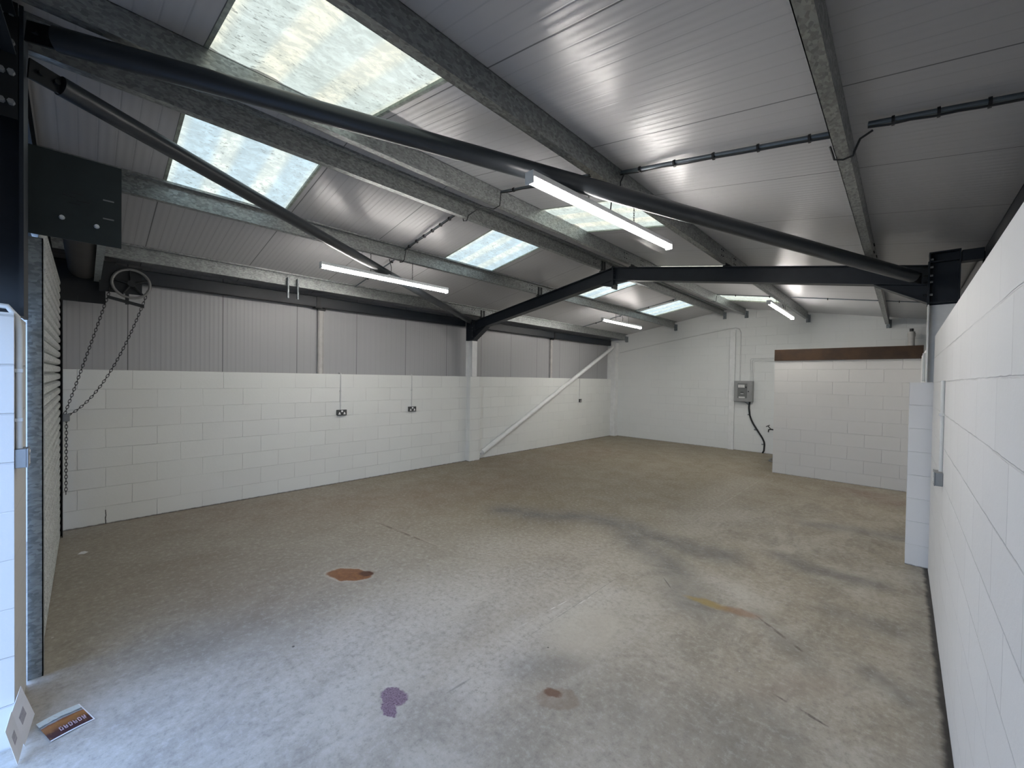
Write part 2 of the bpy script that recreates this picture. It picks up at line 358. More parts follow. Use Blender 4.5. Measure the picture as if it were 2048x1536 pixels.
# ------------------------------------------------------------------ walls
def wall(name, mat, boxes):
    m = MB()
    for b in boxes: m.box(*b)
    return struct(m.build(name, mat))
ZB = 1.775
wall('wall_left', M['block_left'], [(WL-.14, WL, -.5, YP-.03, 0, ZB), (WL-.14, WL, YP+.255, 11.375, 0, ZB), (-6.75, -6.492, YP-.03, YP+.255, 0, ZB)])
wall('wall_upper_left', M['clad'], [(-6.83, -6.752, -.5, YG+.1, ZB-.3, 3.12)])
wall('wall_right', M['block_right'], [(WR, WR+.14, -.5, YP-.07, 0, 2.205), (WR, WR+.14, YP+.255, YG+.05, 0, 2.205), (.048, WR+.14, YP-.03, YP+.255, 0, ZB-.005)])
wall('wall_upper_right', M['clad'], [(.60, .67, -.5, YG+.1, 0, 3.12), (.345, .60, -.5, YG, 1.95, 1.99)])
m = MB(); m.prism([(-6.9, -.05), (.75, -.05), (.75, roof(.75)+.02), (XR, ZR+.02), (-6.9, roof(-6.9)+.02)], 1, YG, YG+.15); struct(m.build('wall_far', M['block_far']))
# front gable wall: central pier, side piers, cladding over the shutter and the doorway
wall('wall_front', M['block_front'], [(-3.49, -2.95, -.50, YF, 0, 2.015), (-1.30, .67, -.50, YF-.03, 0, 2.20), (-6.83, -6.425, -.50, YF-.003, 0, 2.62)])
m = MB(); 
m.prism([(-6.9, 2.40), (-3.5, 2.40), (-3.5, 2.2), (-3.0, 2.2), (.7, 2.2), (.7, roof(.7)), (XR, ZR), (-6.9, roof(-6.9))], 1, -.52, -.46); struct(m.build('wall_upper_front', M['cladf']))

# office box in the far right corner
struct(MB().box(-1.80, WR, 9.23, 9.33, 0, 2.17).box(-1.80, -1.70, 9.33, YG, 0, 2.17).build('wall_office', M['block_pod']))
struct(MB().cbox((-.79, 9.216, 2.272), (2.03, .028, .212), .003).build('trim_1', M['brown']))
struct(MB().box(-1.795, WR, 9.232, YG, 2.171, 2.36).build('trim_2', M['conduit']))

# ------------------------------------------------------------------ roof with rooflight openings
SKY = [(.46, 1.42), (3.43, 4.37), (6.37, 7.24), (9.22, 10.17)]
XS = [(-4.72, -3.52), (-2.90, -1.62)]
def roof_mesh():
    m = MB(); th = .09
    ys = sorted({-.6, 11.75} | {a for q in SKY for a in q})
    for side, (xa, xb) in ((-1, XS[0]), (1, XS[1])):
        xs = [-7.2, xa, xb, XR] if side < 0 else [XR, xa, xb, .9]
        for i in range(3):
            for j in range(len(ys)-1):
                if i == 1 and any(abs(ys[j]-a) < 1e-6 for a, b in SKY): continue
                a, b, c, d = xs[i], xs[i+1], ys[j], ys[j+1]
                def z(q): return ZR - SL*abs(q-XR)
                m.hexa([(a,c,z(a)),(b,c,z(b)),(b,d,z(b)),(a,d,z(a)),(a,c,z(a)+th),(b,c,z(b)+th),(b,d,z(b)+th),(a,d,z(a)+th)])
    return m
struct(roof_mesh().build('ceiling', M['ceil']))
k = 0
for (ya, yb) in SKY:
    for (xa, xb), mt in zip(XS, (M['sky_left'], M['sky_right'])):
        k += 1; m = MB(); n = 48; prof = []
        for i in range(n+1):
            y = ya-.03 + (yb-ya+.06)*i/n; ph = ((y-.44) / .3334) % 1; tri = abs(ph-.5)*2       # 1 at crown
            prof.append((y, .010*min(1, max(0, (tri-.45)/.25))))
        vs = []; 
        for x in (xa-.03, xb+.03): vs += [(x, y, roof(x)+.010+h) for y, h in prof]
        m.add(vs, [(i, i+1, n+2+i, n+1+i) for i in range(n)])
        vs2 = [(x, y, z+.004) for x, y, z in vs]; m.add(vs2, [(i, i+1, n+2+i, n+1+i) for i in range(n)])
        w = struct(m.build('window_%d' % k, mt, smooth=True))
        f = MB()
        for y in (ya, yb):
            s = .022 if y == ya else -.022
            f.hexa([(xa,min(y,y+s),roof(xa)-.002),(xb,min(y,y+s),roof(xb)-.002),(xb,max(y,y+s),roof(xb)-.002),(xa,max(y,y+s),roof(xa)-.002),
                    (xa,min(y,y+s),roof(xa)+.05),(xb,min(y,y+s),roof(xb)+.05),(xb,max(y,y+s),roof(xb)+.05),(xa,max(y,y+s),roof(xa)+.05)])
        f.build('window_frame', M['skyframe'], w)

# ------------------------------------------------------------------ steel frame
H, FL, LIP, T = .155, .058, .016, .0035
def purlin(xw, topdir, label, y0=-.45, y1=11.47):
    z = roof(xw) - .001; zt = lambda x: roof(x)-.001; s = topdir
    pr = MB()
    a = xw + (T if s > 0 else 0)
    # web, top flange + lip, bottom flange + lip
    x0, x1 = (xw-T, xw)
    zb = z - H
    def slab(xa, xb, za0, zb0, za1, zb1): pr.prism([(xa, za0), (xb, zb0), (xb, zb1), (xa, za1)], 1, y0, y1)
    slab(x0, x1, zb, zb, z, z)
    xt = xw + s*FL
    lo, hi = min(xw, xt), max(xw, xt)
    slab(lo, hi, zt(lo)-T, zt(hi)-T, zt(lo), zt(hi))
    e0, e1 = (xt-T, xt) if s > 0 else (xt, xt+T)
    slab(e0, e1, zt(e0)-LIP-T, zt(e1)-LIP-T, zt(e0)-T, zt(e1)-T)
    slab(xw-FL, xw-T, zb, zb, zb+T, zb+T); slab(xw-FL, xw-FL+T, zb, zb, zb+LIP, zb+LIP)
    th = thing('purlin', label, 'roof beam', (xw, (y0+y1)/2, zb), 'galvanised purlins under the roof')
    pr.build('beam', M['galv'], th)
    c = MB(); yc = YP
    ca_, cb_ = (xw-.012, xw+.006) if s > 0 else (xw-.018, xw-T-.001)
    for dy in (-.035, .035): c.box(ca_, cb_, yc+dy-.022, yc+dy+.022, zb-.03, z-.03)
    c.box(xw-.05, xw+.03, yc-.05, yc+.05, zb-.031, zb-.022); c.build('cleat', M['darksteel'], th)
    c = MB().box(xw+.001, xw+.012, y1-.05, y1+.085, zb-.07, zb+.10).box(xw-.045, xw+.04, y1+.076, y1+.088, zb-.075, zb+.10)
    c.tube([(xw+.012, y1, zb+.02), (xw+.03, y1, zb+.02)], .009, 8); c.tube([(xw+.012, y1+.05, zb-.03), (xw+.032, y1+.05, zb-.03)], .009, 8)
    c.build('end_bracket', M['galv_lt'], th)
    bolts([((xw, y, zb+dz), (xw+.008, y, zb+dz)) for y in (YP-.28, YP-.22, YP+.22, YP+.28) for dz in (.045, .115)], .007, M['darksteel'], th)
    return th
purlin(-6.18, 1, 'galvanised roof beam nearest the left eaves, lowest on the left slope')
purlin(-4.675, 1, 'galvanised roof beam along the lower edge of the left rooflights, carrying two strip lights')
purlin(-3.40, 1, 'dark side ridge beam, left one of the pair at the roof peak')
purlin(-2.89, -1, 'galvanised ridge beam, right one of the pair at the roof peak')
purlin(-1.61, -1, 'galvanised roof beam along the lower edge of the right rooflights, above the nearest strip light')
purlin(-.235, -1, 'galvanised roof beam nearest the right wall, lowest on the right slope')

RT = .200; RD = .190
def ibeam_roof(m, xa, xb, y, off, d, w=.066):
    """I-section following the roof pitch"""
    def z(x): return roof(x) - off
    def slab(y0, y1, t0, t1):
        m.hexa([(xa,y0,z(xa)-t1),(xb,y0,z(xb)-t1),(xb,y1,z(xb)-t1),(xa,y1,z(xa)-t1),(xa,y0,z(xa)-t0),(xb,y0,z(xb)-t0),(xb,y1,z(xb)-t0),(xa,y1,z(xa)-t0)])
    slab(y-w, y+w, 0, .009); slab(y-w, y+w, d-.009, d); slab(y-.0035, y+.0035, .009, d-.009)
def rafter(xa, xb, side, label):
    th = thing('rafter', label, 'steel beam', ((xa+xb)/2, YP, roof((xa+xb)/2)-RT-RD), 'blue grey portal rafters')
    m = MB(); ibeam_roof(m, xa, xb, YP, RT, RD); m.build('beam', M['steel'], th)
    # haunch at the column
    xe = xa if side < 0 else xb; xi = xe - side*.38 ; zb = lambda x: roof(x)-RT-RD
    h = MB(); h.prism([(xe, zb(xe)), (xi, zb(xi)), (xe, 2.525)], 1, YP-.004, YP+.004)
    s = .009
    h.hexa([(xe,YP-.066,2.525),(xi,YP-.066,zb(xi)-s),(xi,YP+.066,zb(xi)-s),(xe,YP+.066,2.525),(xe,YP-.066,2.525+s*1.3),(xi,YP-.066,zb(xi)),(xi,YP+.066,zb(xi)),(xe,YP+.066,2.525+s*1.3)])
    h.build('haunch', M['steel'], th)
    p = MB(); e = xe + side*.006; p.box(min(xe, e), max(xe, e), YP-.068, YP+.068, 2.505, roof(xe)-RT+.03); p.build('end_plate', M['steel'], th)
    bolts([((xe-side*.03, YP+dy, z), (xe+side*.012, YP+dy, z)) for z in (2.60, 2.72, 2.78, 2.86) for dy in (-.04, .04)], .010, M['darksteel'], th)
    # apex gusset and plate
    xr = XR; xo = XR + side*.24
    g = MB(); g.prism([(xr+side*.006, zb(xr)), (xo, zb(xo)), (xr+side*.006, 3.155 if side < 0 else 3.20)], 1, YP-.03, YP+.03)
    g.box(min(xr, xr+side*.012), max(xr, xr+side*.012), YP-.07, YP+.07, 3.13, ZR-RT+.015)
    for z in (3.19, 3.27, 3.33, 3.41):
        for dy in (-.045, .045): g.tube([(xr+side*.012, YP+dy, z), (xr+side*.028, YP+dy, z)], .009, 6)
    g.build('apex_plate', M['steel'], th)
    return th
rafter(-6.40, XR, -1, 'blue grey steel rafter rising from the left column to the roof peak')
rafter(XR, .147, 1, 'blue grey steel rafter running from the roof peak to the right column')

def column(name, label, x0, x1, y, ztop, zpaint, base=ZB):
    """I-section post; web in the XZ plane, painted white up to zpaint"""
    th = thing(name, label, 'column', ((x0+x1)/2, y, base))
    def sec(z0, z1):
        m = MB(); w = .066
        m.box(x0, x0+.009, y-w, y+w, z0, z1).box(x1-.009, x1, y-w, y+w, z0, z1).box(x0+.009, x1-.009, y-.0035, y+.0035, z0, z1); return m
    o = sec(base, zpaint).build('painted_section', M['white'], th); o['label'] = 'white painted lower length'
    o = sec(zpaint, ztop).build('post', M['steel'], th); o['label'] = 'blue grey upper length'
    m = MB()
    for z in (2.52, 2.90): m.box(x0+.009, x1-.009, y-.062, y+.062, z, z+.009)
    m.hexa([(x0,y-.068,ztop),(x1,y-.068,ztop),(x1,y+.068,ztop),(x0,y+.068,ztop),(x0,y-.068,ztop+.01),(x1,y-.068,ztop+.01),(x1,y+.068,ztop+.01),(x0,y+.068,ztop+.01)])
    m.build('stiffener', M['steel'], th)
    xi = x0 if abs(x0) < 1 else x1; s = 1 if xi == x0 else -1
    bolts([((xi+s*.009, y+dy, z), (xi+s*.03, y+dy, z)) for z in (2.60, 2.72, 2.78, 2.86, 2.93) for dy in (-.045, .045)], .011, M['box'], th)
    return th
column('steel_column', 'left portal column, white below and blue grey above, on the left block pier', -6.61, -6.406, YP, 2.93, 2.515)
column('steel_column', 'right portal column, white below and blue grey above, behind the right block wall', .153, .357, YP, 2.985, 2.505)
# corner and centre posts of the far gable (painted in with the wall)
tag(MB().cbox((-6.605, 11.468, 1.45), (.29, .18, 2.9), .004).build('gable_post', M['white']), 'white painted corner post where left wall meets far wall', 'column')
tag(MB().cbox((-3.19, 11.54, 1.54), (.13, .04, 3.08), .004).build('gable_post', M['white']), 'white painted flat post on the far wall left of the distribution board', 'column')

# front gable post and rafters
th = thing('steel_column', 'dark bolted steel post at left edge standing on white block pier', 'column', (-3.2, -.33, 2.015))
m = MB().box(-3.31, -3.09, -.222, -.208, 2.015, 3.50).box(-3.31, -3.09, -.47, -.458, 2.015, 3.50).box(-3.205, -3.195, -.458, -.222, 2.015, 3.50)
m.build('post', M['steel'], th)
m = MB().box(-3.095, -3.085, -.40, -.225, 2.95, 3.50)
m.build('splice_plate', M['darksteel'], th)
bolts([((-3.085, y, z), (-3.062, y, z)) for z in (3.02, 3.16, 3.30, 3.44) for y in (-.245, -.275)], .013, M['box'], th)
for s, xa, xb, lab in ((-1, -6.6, -3.32, 'dark front gable rafter sloping down to the left above the shutter'), (1, -3.08, .4, 'dark front gable rafter sloping down to the right over the doorway')):
    m = MB(); ibeam_roof(m, xa, xb, -.33, .188, .19, .10); tag(m.build('gable_rafter', M['steel']), lab, 'steel beam')

# eaves beams
def eaves(x0, x1, y0, y1, label):
    d = .005 if x0 > -3 else .005
    inner = x1 if x0 < -3 else x0
    th = thing('eaves_beam', label, 'steel beam', ((x0+x1)/2, (y0+y1)/2, 2.81), 'dark eaves beams')
    m = MB(); web = (inner-.005, inner) if x0 < -3 else (inner, inner+.005)
    m.box(*web, y0, y1, 2.81, 2.972).box(x0, x1, y0, y1, 2.81, 2.816).box(x0, x1, y0, y1, 2.966, 2.972)
    m.build('beam', M['steel'], th)
    ym = (y0+y1)/2
    c = MB().box(inner-.012 if x0 < -3 else inner-.004, inner+.008, ym-.03, ym+.03, 2.815, 2.968).box(x0-.02, inner+.016, ym-.05, ym+.05, 2.795, 2.812)
    c.build('cleat', M['darksteel'], th); return th
eaves(-6.70, -6.60, -.45, 5.47, 'dark steel eaves beam on the left wall between the shutter and the portal column')
eaves(-6.70, -6.60, 5.65, 11.33, 'dark steel eaves beam on the left wall between portal column and far wall')
eaves(.50, .59, -.45, 5.49, 'dark steel eaves beam above the near right block wall')
eaves(.50, .59, 5.65, 11.4, 'dark steel eaves beam above the office on the right side')
tag(MB().cbox((.43, YP, 2.93), (.135, .11, .10), .003).build('beam_stub', M['steel']), 'short dark steel stub beside the right portal column reaching over the wall', 'steel beam')

# round bracing tubes
def brace(a, b, r, mat, label, name='brace_tube', flat=.12):
    a, b = Vector(a), Vector(b); d = (b-a).normalized(); L = (b-a).length
    th = thing(name, label, 'brace', a)
    MB().tube([a+d*flat, b-d*flat], r, 24).build('tube', mat, th, smooth=True)
    for p, s in ((a, 1), (b, -1)):
        m = MB(); u = Vector((0,0,1)); w = d.cross(u).normalized(); q = w.cross(d).normalized()
        e = p + d*s*(flat+.05)
        pts = [p - q*.05, p + q*.05, e + q*r*.9, e - q*r*.9]
        m.hexa([pt - w*.006 for pt in pts] + [pt + w*.006 for pt in pts])
        m.tube([p + d*s*.04 - w*.025, p + d*s*.04 + w*.025], .013, 8); m.tube([p + d*s*.10 - w*.025, p + d*s*.10 + w*.025], .013, 8)
        m.build('end_plate', M['darksteel'] if mat is not M['white'] else M['white'], th)
    return th
brace((-3.10, -.20, 3.395), (.10, 5.42, 2.745), .057, M['tube'], 'long thick grey bracing tube crossing the roof to the right portal column')
brace((-3.20, -.20, 3.27), (-6.37, 5.42, 2.885), .051, M['tube'], 'grey bracing tube running from the left edge down to the left portal column')
brace((-6.53, 5.84, .10), (-6.50, 11.33, 2.785), .052, M['white'], 'white diagonal bracing tube leaning across the left wall to the far corner', flat=.10)

# vertical cladding rails on the left wall and hanger straps
for y, lab in ((2.60, 'narrow grey channel post on the left cladding, nearer the shutter'), (8.50, 'narrow grey channel post on the left cladding, nearer the far wall')):
    th = thing('channel_post', lab, 'rail', (-6.74, y, ZB), 'cladding rails')
    m = MB().box(-6.758, -6.70, y-.055, y-.045, ZB-.05, 2.80).box(-6.758, -6.70, y+.02, y+.03, ZB-.05, 2.80).box(-6.708, -6.700, y-.040, y+.016, ZB-.05, 2.80)
    m.build('channel', M['soil'], th)
    MB().cbox((-6.70, y-.01, 2.79), (.05, .12, .03), .004).build('bracket', M['darksteel'], th)
for y, lab in ((1.93, 'left strap of the pair hanging over the left eaves beam'), (2.055, 'right strap of the pair hanging over the left eaves beam')):
    tag(MB().box(-6.155, -6.15, y-.013, y+.013, 2.81, 3.09).box(-6.155, -6.125, y-.013, y-.008, 2.81, 3.09).build('hanger_strap', M['galv_lt']), lab, 'bracket', 'pair of hanger straps')

# ------------------------------------------------------------------ strip lights
def lamp(L=1.9):
    th = thing('strip_light', '', 'light', (0,0,0), 'white LED strip lights')
    MB().cbox((0, 0, .055), (.062, L, .036), .004).build('lamp_body', M['white'], th, False)
    pr = [(-.026, .038), (-.026, .020), (-.018, .006), (-.008, .002), (.008, .002), (.018, .006), (.026, .020), (.026, .038)]
    MB().prism(pr, 1, -L/2+.006, L/2-.006).build('diffuser', M['lamp'], th, False)
    for s in (-1, 1):
        MB().cbox((0, s*(L/2+.003), .035), (.066, .010, .076), .003).build('end_cap', M['white'], th, False)
    return th
base = lamp()
lamps = [((-1.66, 2.878, 2.975), 2.03, math.atan2(.085, 2.03), .215, 'strip light nearest the camera, hanging on chains under the right roof beam', (2.50, 3.18, 2.80)),
         ((-4.71, 2.68, 2.945), 1.735, 0, .215, 'strip light over the near left of the floor, left of the bracing tube', (2.40, 2.985, 2.67)),
         ((-4.72, 8.61, 3.02), 1.77, 0, .17, 'strip light at the far left, beyond the portal frame near the far wall', (8.29, 8.88, 8.59)),
         ((-1.66, 8.96, 3.05), 2.02, -.010, .15, 'strip light at the far right, above the office box', (8.5, 9.25, 9.06))]
for i, (loc, L, tilt, ch, lab, ys) in enumerate(lamps):
    o = base if i == 0 else copy_tree(base)
    o.location = loc; o.rotation_euler = (tilt, 0, 0); o.scale = (1, L/1.9, 1); o['label'] = lab
for i, (loc, L, tilt, ch, lab, ys) in enumerate(lamps):
    lp = [o for o in bpy.data.objects if o.name.startswith('strip_light') and o.parent is None and o['label'] == lab][0]
    for j, y in enumerate(ys):
        z0 = loc[2]+.073 + (y-loc[1])*math.tan(tilt); z1 = roof(-1.61)-H if loc[0] > -3 else roof(-4.675)-H; z1 = min(z1, roof(-1.61)-H if loc[0] > -3 else z1)
        m = MB()
        if j < 2: m.chain([(loc[0], y, z0), (loc[0], y, z1+.01)], .020, .006, .0018, 8, 4)
        else: m.tube([(loc[0], y, z0), (loc[0]+.01, y, (z0+z1)/2), (loc[0]-.004, y-.02, z1-.012)], .005, 6)
        o = m.build('hanging_chain' if j < 2 else 'flex_cable', M['chain'] if j < 2 else M['black'])
        lab2 = ['steel chain holding the near end of the ', 'steel chain holding the far end of the ', 'black flex dropping to the middle of the '][j] + \
               ['nearest strip light', 'near left strip light', 'far left strip light', 'far right strip light'][i]
        tag(o, lab2, 'chain' if j < 2 else 'cable', 'lamp hanging chains' if j < 2 else 'lamp flexes')

# ------------------------------------------------------------------ roof conduits with strapped cable
def roof_run(xa, xb, y, label, r=.012, ties=6, drop=.03, cable=True):
    def q(x, d=0): return (x, y, roof(x)-drop-d)
    th = thing('roof_conduit', label, 'conduit', q((xa+xb)/2))
    n = 8; xs = [xa+(xb-xa)*i/n for i in range(n+1)]
    MB().tube([q(xa), q(xb)], r, 10).build('conduit_pipe', M['gconduit'], th, smooth=True)
    if cable:
        MB().tube([(x, y-.010, roof(x)-drop-r-.006-.006*math.sin(i*1.7)**2) for i, x in enumerate(xs)], .0055, 6).build('cable', M['black'], th, smooth=True)
    for i in range(ties):
        x = xa + (xb-xa)*(i+.6)/ties; bolts([((x-.006, y-.003, roof(x)-drop-.006), (x+.006, y-.003, roof(x)-drop-.006))], r+.010, M['black'], th, 'cable_tie', 10)
    return th
Y1, Y2 = 2.82, 9.15
roof_run(-.16, .48, Y1, 'grey conduit with strapped black cable on ceiling at top right corner', .014, 4)
roof_run(-1.60, -.31, Y1+.03, 'grey conduit with strapped black cable on the ceiling above the nearest strip light', .014, 5)
roof_run(-2.86, -1.70, Y1-.03, 'thin conduit on ceiling between ridge and the nearest strip light', .010, 4)
roof_run(-4.62, -3.48, Y1, 'conduit with black cable on left ceiling slope right of the near left light', .012, 7)
roof_run(-6.12, -4.76, Y1+.05, 'thin conduit on left ceiling slope behind the near left strip light', .009, 2, cable=False)
roof_run(-1.56, .30, Y2, 'thin dark conduit on the far right ceiling above the office', .009, 2, .02, False)
roof_run(-2.86, -1.66, Y2, 'thin dark conduit crossing the far right rooflight', .009, 2, .02, False)
roof_run(-4.62, -3.48, Y2-.15, 'thin dark conduit on far left ceiling slope beside the small rooflight', .010, 2, .02, False)
roof_run(-6.12, -4.76, Y2-.1, 'thin dark conduit on far left ceiling slope behind far left strip light', .009, 2, .02, False)
def loop(pts, label, r=.0055):
    tag(MB().tube(pts, r, 6).build('cable_loop', M['black'], smooth=True), label, 'cable', 'cables looping under the roof beams')
loop([(-.14, Y1-.01, 3.06), (-.19, Y1, 3.04), (-.215, Y1+.02, 2.99), (-.22, Y1+.03, 2.975), (-.262, Y1+.04, 2.972), (-.30, Y1+.04, 2.985), (-.32, Y1+.03, 3.06)], 'black cable looping under the roof beam nearest the right wall')
loop([(-1.57, Y1+.02, 3.32), (-1.60, Y1+.02, 3.27), (-1.605, Y1+.03, 3.21), (-1.64, Y1+.02, 3.20), (-1.69, Y1-.02, 3.215), (-1.71, Y1-.03, 3.30)], 'black cable looping under the roof beam above the nearest strip light')
loop([(-2.86, Y1-.03, 3.55), (-2.875, Y1-.03, 3.43), (-2.965, Y1-.03, 3.42), (-3.15, Y1-.02, 3.50), (-3.38, Y1, 3.48), (-3.41, Y1, 3.43), (-3.465, Y1, 3.44), (-3.49, Y1, 3.55)], 'black cable looping under the pair of ridge beams')
loop([(-4.61, Y1, 3.36), (-4.64, Y1, 3.25), (-4.68, Y1, 3.225), (-4.745, Y1, 3.23), (-4.76, Y1+.04, 3.33)], 'black cable looping under the left roof beam above the near left light')
loop([(-2.86, Y2, 3.55), (-2.875, Y2, 3.43), (-2.93, Y2, 3.425), (-2.965, Y2, 3.43), (-2.965, Y2, 3.54)], 'black cable looping under the right ridge beam near the far wall')

# ------------------------------------------------------------------ roller shutter
SX0, SX1 = -6.42, -3.53
th = thing('roller_shutter', 'closed galvanised roller shutter at the far left edge with its roll and plates overhead', 'shutter', ((SX0+SX1)/2, -.19, 0))
m = MB(); n = 36; prof_f = []; prof_b = []
for i in range(n):
    z = i*.0755
    for dy, dz in ((-.030, 0), (-.006, .005), (.006, .014), (.009, .036), (.006, .058), (-.006, .066), (-.030, .070)): prof_f.append((-.192+dy, z+dz))
prof = [(y, z) for y, z in prof_f if z < 2.7]; back = [(y-.004-.02*0, z) for y, z in prof[::-1]]
n = len(prof); vs = [(SX0, y, z) for y, z in prof]+[(SX1-.04, y, z) for y, z in prof]+[(SX0, y-.003, z) for y, z in prof]+[(SX1-.04, y-.003, z) for y, z in prof]
m.add(vs, [(i, i+1, n+i+1, n+i) for i in range(n-1)] + [(2*n+i, 3*n+i, 3*n+i+1, 2*n+i+1) for i in range(n-1)])
m.build('curtain', M['slat'], th)
MB().box(SX1-.07, SX1, -.226, -.221, 0, 2.50).box(SX1-.005, SX1, -.221, -.167, 0, 2.50).box(SX1-.07, SX1, -.172, -.167, 0, 2.50).build('guide_rail', M['galv_lt'], th)
MB().box(SX0, SX0+.07, -.226, -.221, 0, 2.50).box(SX0, SX0+.005, -.221, -.167, 0, 2.50).box(SX0, SX0+.07, -.172, -.167, 0, 2.50).build('guide_rail', M['darksteel'], th)
MB().box(-3.506, -3.50, -.224, .152, 2.512, 3.00).build('end_plate', M['platesteel'], th)
for (y, z) in ((.095, 2.785), (.095, 2.675)): MB().cbox((-3.499, y, z), (.003, .048, .008), .001).build('slot', M['wheel'], th)
for (y, z, w) in ((-.035, 2.785, .05), (-.082, 2.765, .025), (-.052, 2.762, .025), (-.01, 2.745, .055), (-.045, 2.725, .05)): MB().cbox((-3.499, y, z), (.003, w, .007), .001).build('slot', M['black'], th)
for y, z in ((-.095, 2.632), (.045, 2.618)):
    MB().tube([(-3.5, y, z), (-3.478, y, z)], [.013, .009], 8).build('bolt', M['conduit'], th)
MB().box(-6.412, -6.405, -.224, .152, 2.50, 2.90).box(-6.405, -6.37, -.224, -.06, 2.50, 2.56).box(-6.30, -6.295, .10, .23, 2.70, 2.96).build('end_plate', M['darksteel'], th)
sp = [(-.02+.115*math.cos(a), 2.865+.115*math.sin(a)) for a in [2*math.pi*i/28 for i in range(28)]]
MB().prism(sp, 0, -6.39, -3.52).build('roll', M['barrel'], th, smooth=True)
MB().box(-6.39, -3.52, .105, .110, 2.735, 2.80).box(-6.39, -3.52, .06, .105, 2.735, 2.74).build('roll_highlight_bar', M['galv_lt'], th)  # bright bar added in place of the highlight along the roll
# hand chain gear
wx, wy, wz = -6.2, .35, 2.73
hw = MB(); hw.torus((wx, wy, wz), .155, .014, (0,1,0), (0,0,1), n=36, k=8)
hw = hw.build('chain_wheel', M['wheel'], th, smooth=True)
for i in range(5):
    a = math.radians(95+72*i); MB().tube([(wx, wy+.02*math.cos(a), wz+.02*math.sin(a)), (wx, wy+.15*math.cos(a), wz+.15*math.sin(a))], [.014, .009], 6).build('spoke', M['darksteel'], hw)
MB().tube([(wx-.03, wy, wz), (wx+.03, wy, wz)], .035, 14).build('hub', M['darksteel'], hw)
MB().box(-6.24, -6.235, .10, .44, 2.62, 2.92).tube([(-6.40, wy, wz), (-6.2, wy, wz)], .02, 10).box(-6.235, -6.19, .30, .33, 2.50, 2.63).build('gear_bracket', M['darksteel'], th)
ca = Vector((-6.2, .165, 2.56)); cb = Vector((-6.2, .45, 2.495))
MB().hexa([(-6.215,.16,2.545),(-6.185,.16,2.545),(-6.185,.455,2.475),(-6.215,.455,2.475),(-6.215,.16,2.575),(-6.185,.16,2.575),(-6.185,.455,2.510),(-6.215,.455,2.510)]).build('chain_guide', M['darksteel'], th)
kp = Vector((-6.52, -.16, 1.275))
def sag(a, b, s, n=14):
    return [a.lerp(b, i/n) + Vector((0, 0, -s*4*(i/n)*(1-i/n))) for i in range(n+1)]
c = MB(); c.chain(sag(Vector((-6.2, .20, 2.72)), kp, .02), .034, .010, .0030)
c.chain(sag(Vector((-6.2, .485, 2.66)), kp + Vector((0, .03, 0)), .24), .034, .010, .0030)
for dy in (-.034, .016): c.chain([kp + Vector((.0, dy, -.055)), kp + Vector((.0, dy*.8, -.87))], .034, .010, .0030)
c.build('hand_chain', M['chain'], th, smooth=True)
MB().cbox((-6.53, -.162, 1.25), (.13, .085, .075), .004).build('chain_keeper', M['box'], th)

# ------------------------------------------------------------------ sockets and drop conduits
def socket(w, label, face, met='socket'):        # face in local YZ plane, pointing +X
    th = thing('wall_socket', label, 'socket', (0,0,0), 'metal clad wall sockets')
    MB().cbox((.019, 0, 0), (.038, w, .088), .004).build('back_box', M[met], th, False)
    MB().cbox((.040, 0, 0), (.005, w+.006, .092), .002).build('faceplate', M[met], th, False)
    ys = (-.040, .040) if w > .1 else (0,)
    for y in ys: MB().prism([(y-.019, -.030), (y+.019, -.030), (y+.006, .008), (y-.006, .008)], 0, .043, .0445).build('outlet', M['plastic'], th, False)
    if w > .1: MB().cbox((.044, 0, .022), (.005, .030, .028), .002).build('switch', M['plastic'], th, False)
    else: MB().cbox((.044, .0, .028), (.005, .020, .014), .002).build('switch', M['plastic'], th, False)
    return th
s1 = socket(.150, 'double wall socket on the left wall, nearer the shutter', 0); s1.location = (WL, 2.88, 1.15)
s2 = copy_tree(s1); s2.location = (WL, 4.20, 1.15); s2['label'] = 'double wall socket on the left wall, nearer the white pier'
s3 = socket(.085, 'small single wall socket on the left wall beyond the diagonal white tube', 0); s3.location = (WL, 9.68, 1.15)
s4 = socket(.150, '', 0, 'box'); s4.location = (WR, 4.0, 1.12); s4.rotation_euler = (0, 0, math.pi); s4['label'] = 'grey metal socket box on the near right block wall'
s5 = socket(.085, '', 0, 'box'); s5.location = (-3.0, YF, 1.34); s5.rotation_euler = (0, 0, math.pi/2); s5['label'] = 'grey metal socket box on the white pier at the left edge'
def drop(pts, r, label, mat=None, clips=()):
    th = thing('wall_conduit', label, 'conduit', pts[-1]); MB().tube(pts, r, 10).build('conduit_pipe', mat or M['conduit'], th, smooth=True)
    for c in clips: MB().cbox(c, (.03, .03, .018), .003).build('clip', mat or M['conduit'], th)
    return th
drop([(WL-.06, 2.865, ZB+.012), (WL+.004, 2.868, ZB+.010), (WL+.011, 2.87, ZB-.02), (WL+.011, 2.87, 1.194)], .009, 'thin conduit dropping to the double socket nearer the shutter', clips=[(WL+.008, 2.87, 1.5)])
drop([(WL-.06, 4.19, ZB+.012), (WL+.004, 4.195, ZB+.010), (WL+.011, 4.20, ZB-.02), (WL+.011, 4.20, 1.194)], .009, 'thin conduit dropping to the double socket nearer the pier', clips=[(WL+.008, 4.2, 1.5)])
drop([(WL+.011, 9.66, ZB), (WL+.011, 9.66, 1.194)], .008, 'thin conduit dropping to the single socket on the far left wall')
drop([(WR-.010, 4.0, 1.78), (WR-.010, 4.0, 1.165)], .010, 'white conduit dropping to the socket on the near right wall', clips=[(WR-.012, 4.0, 1.55)])
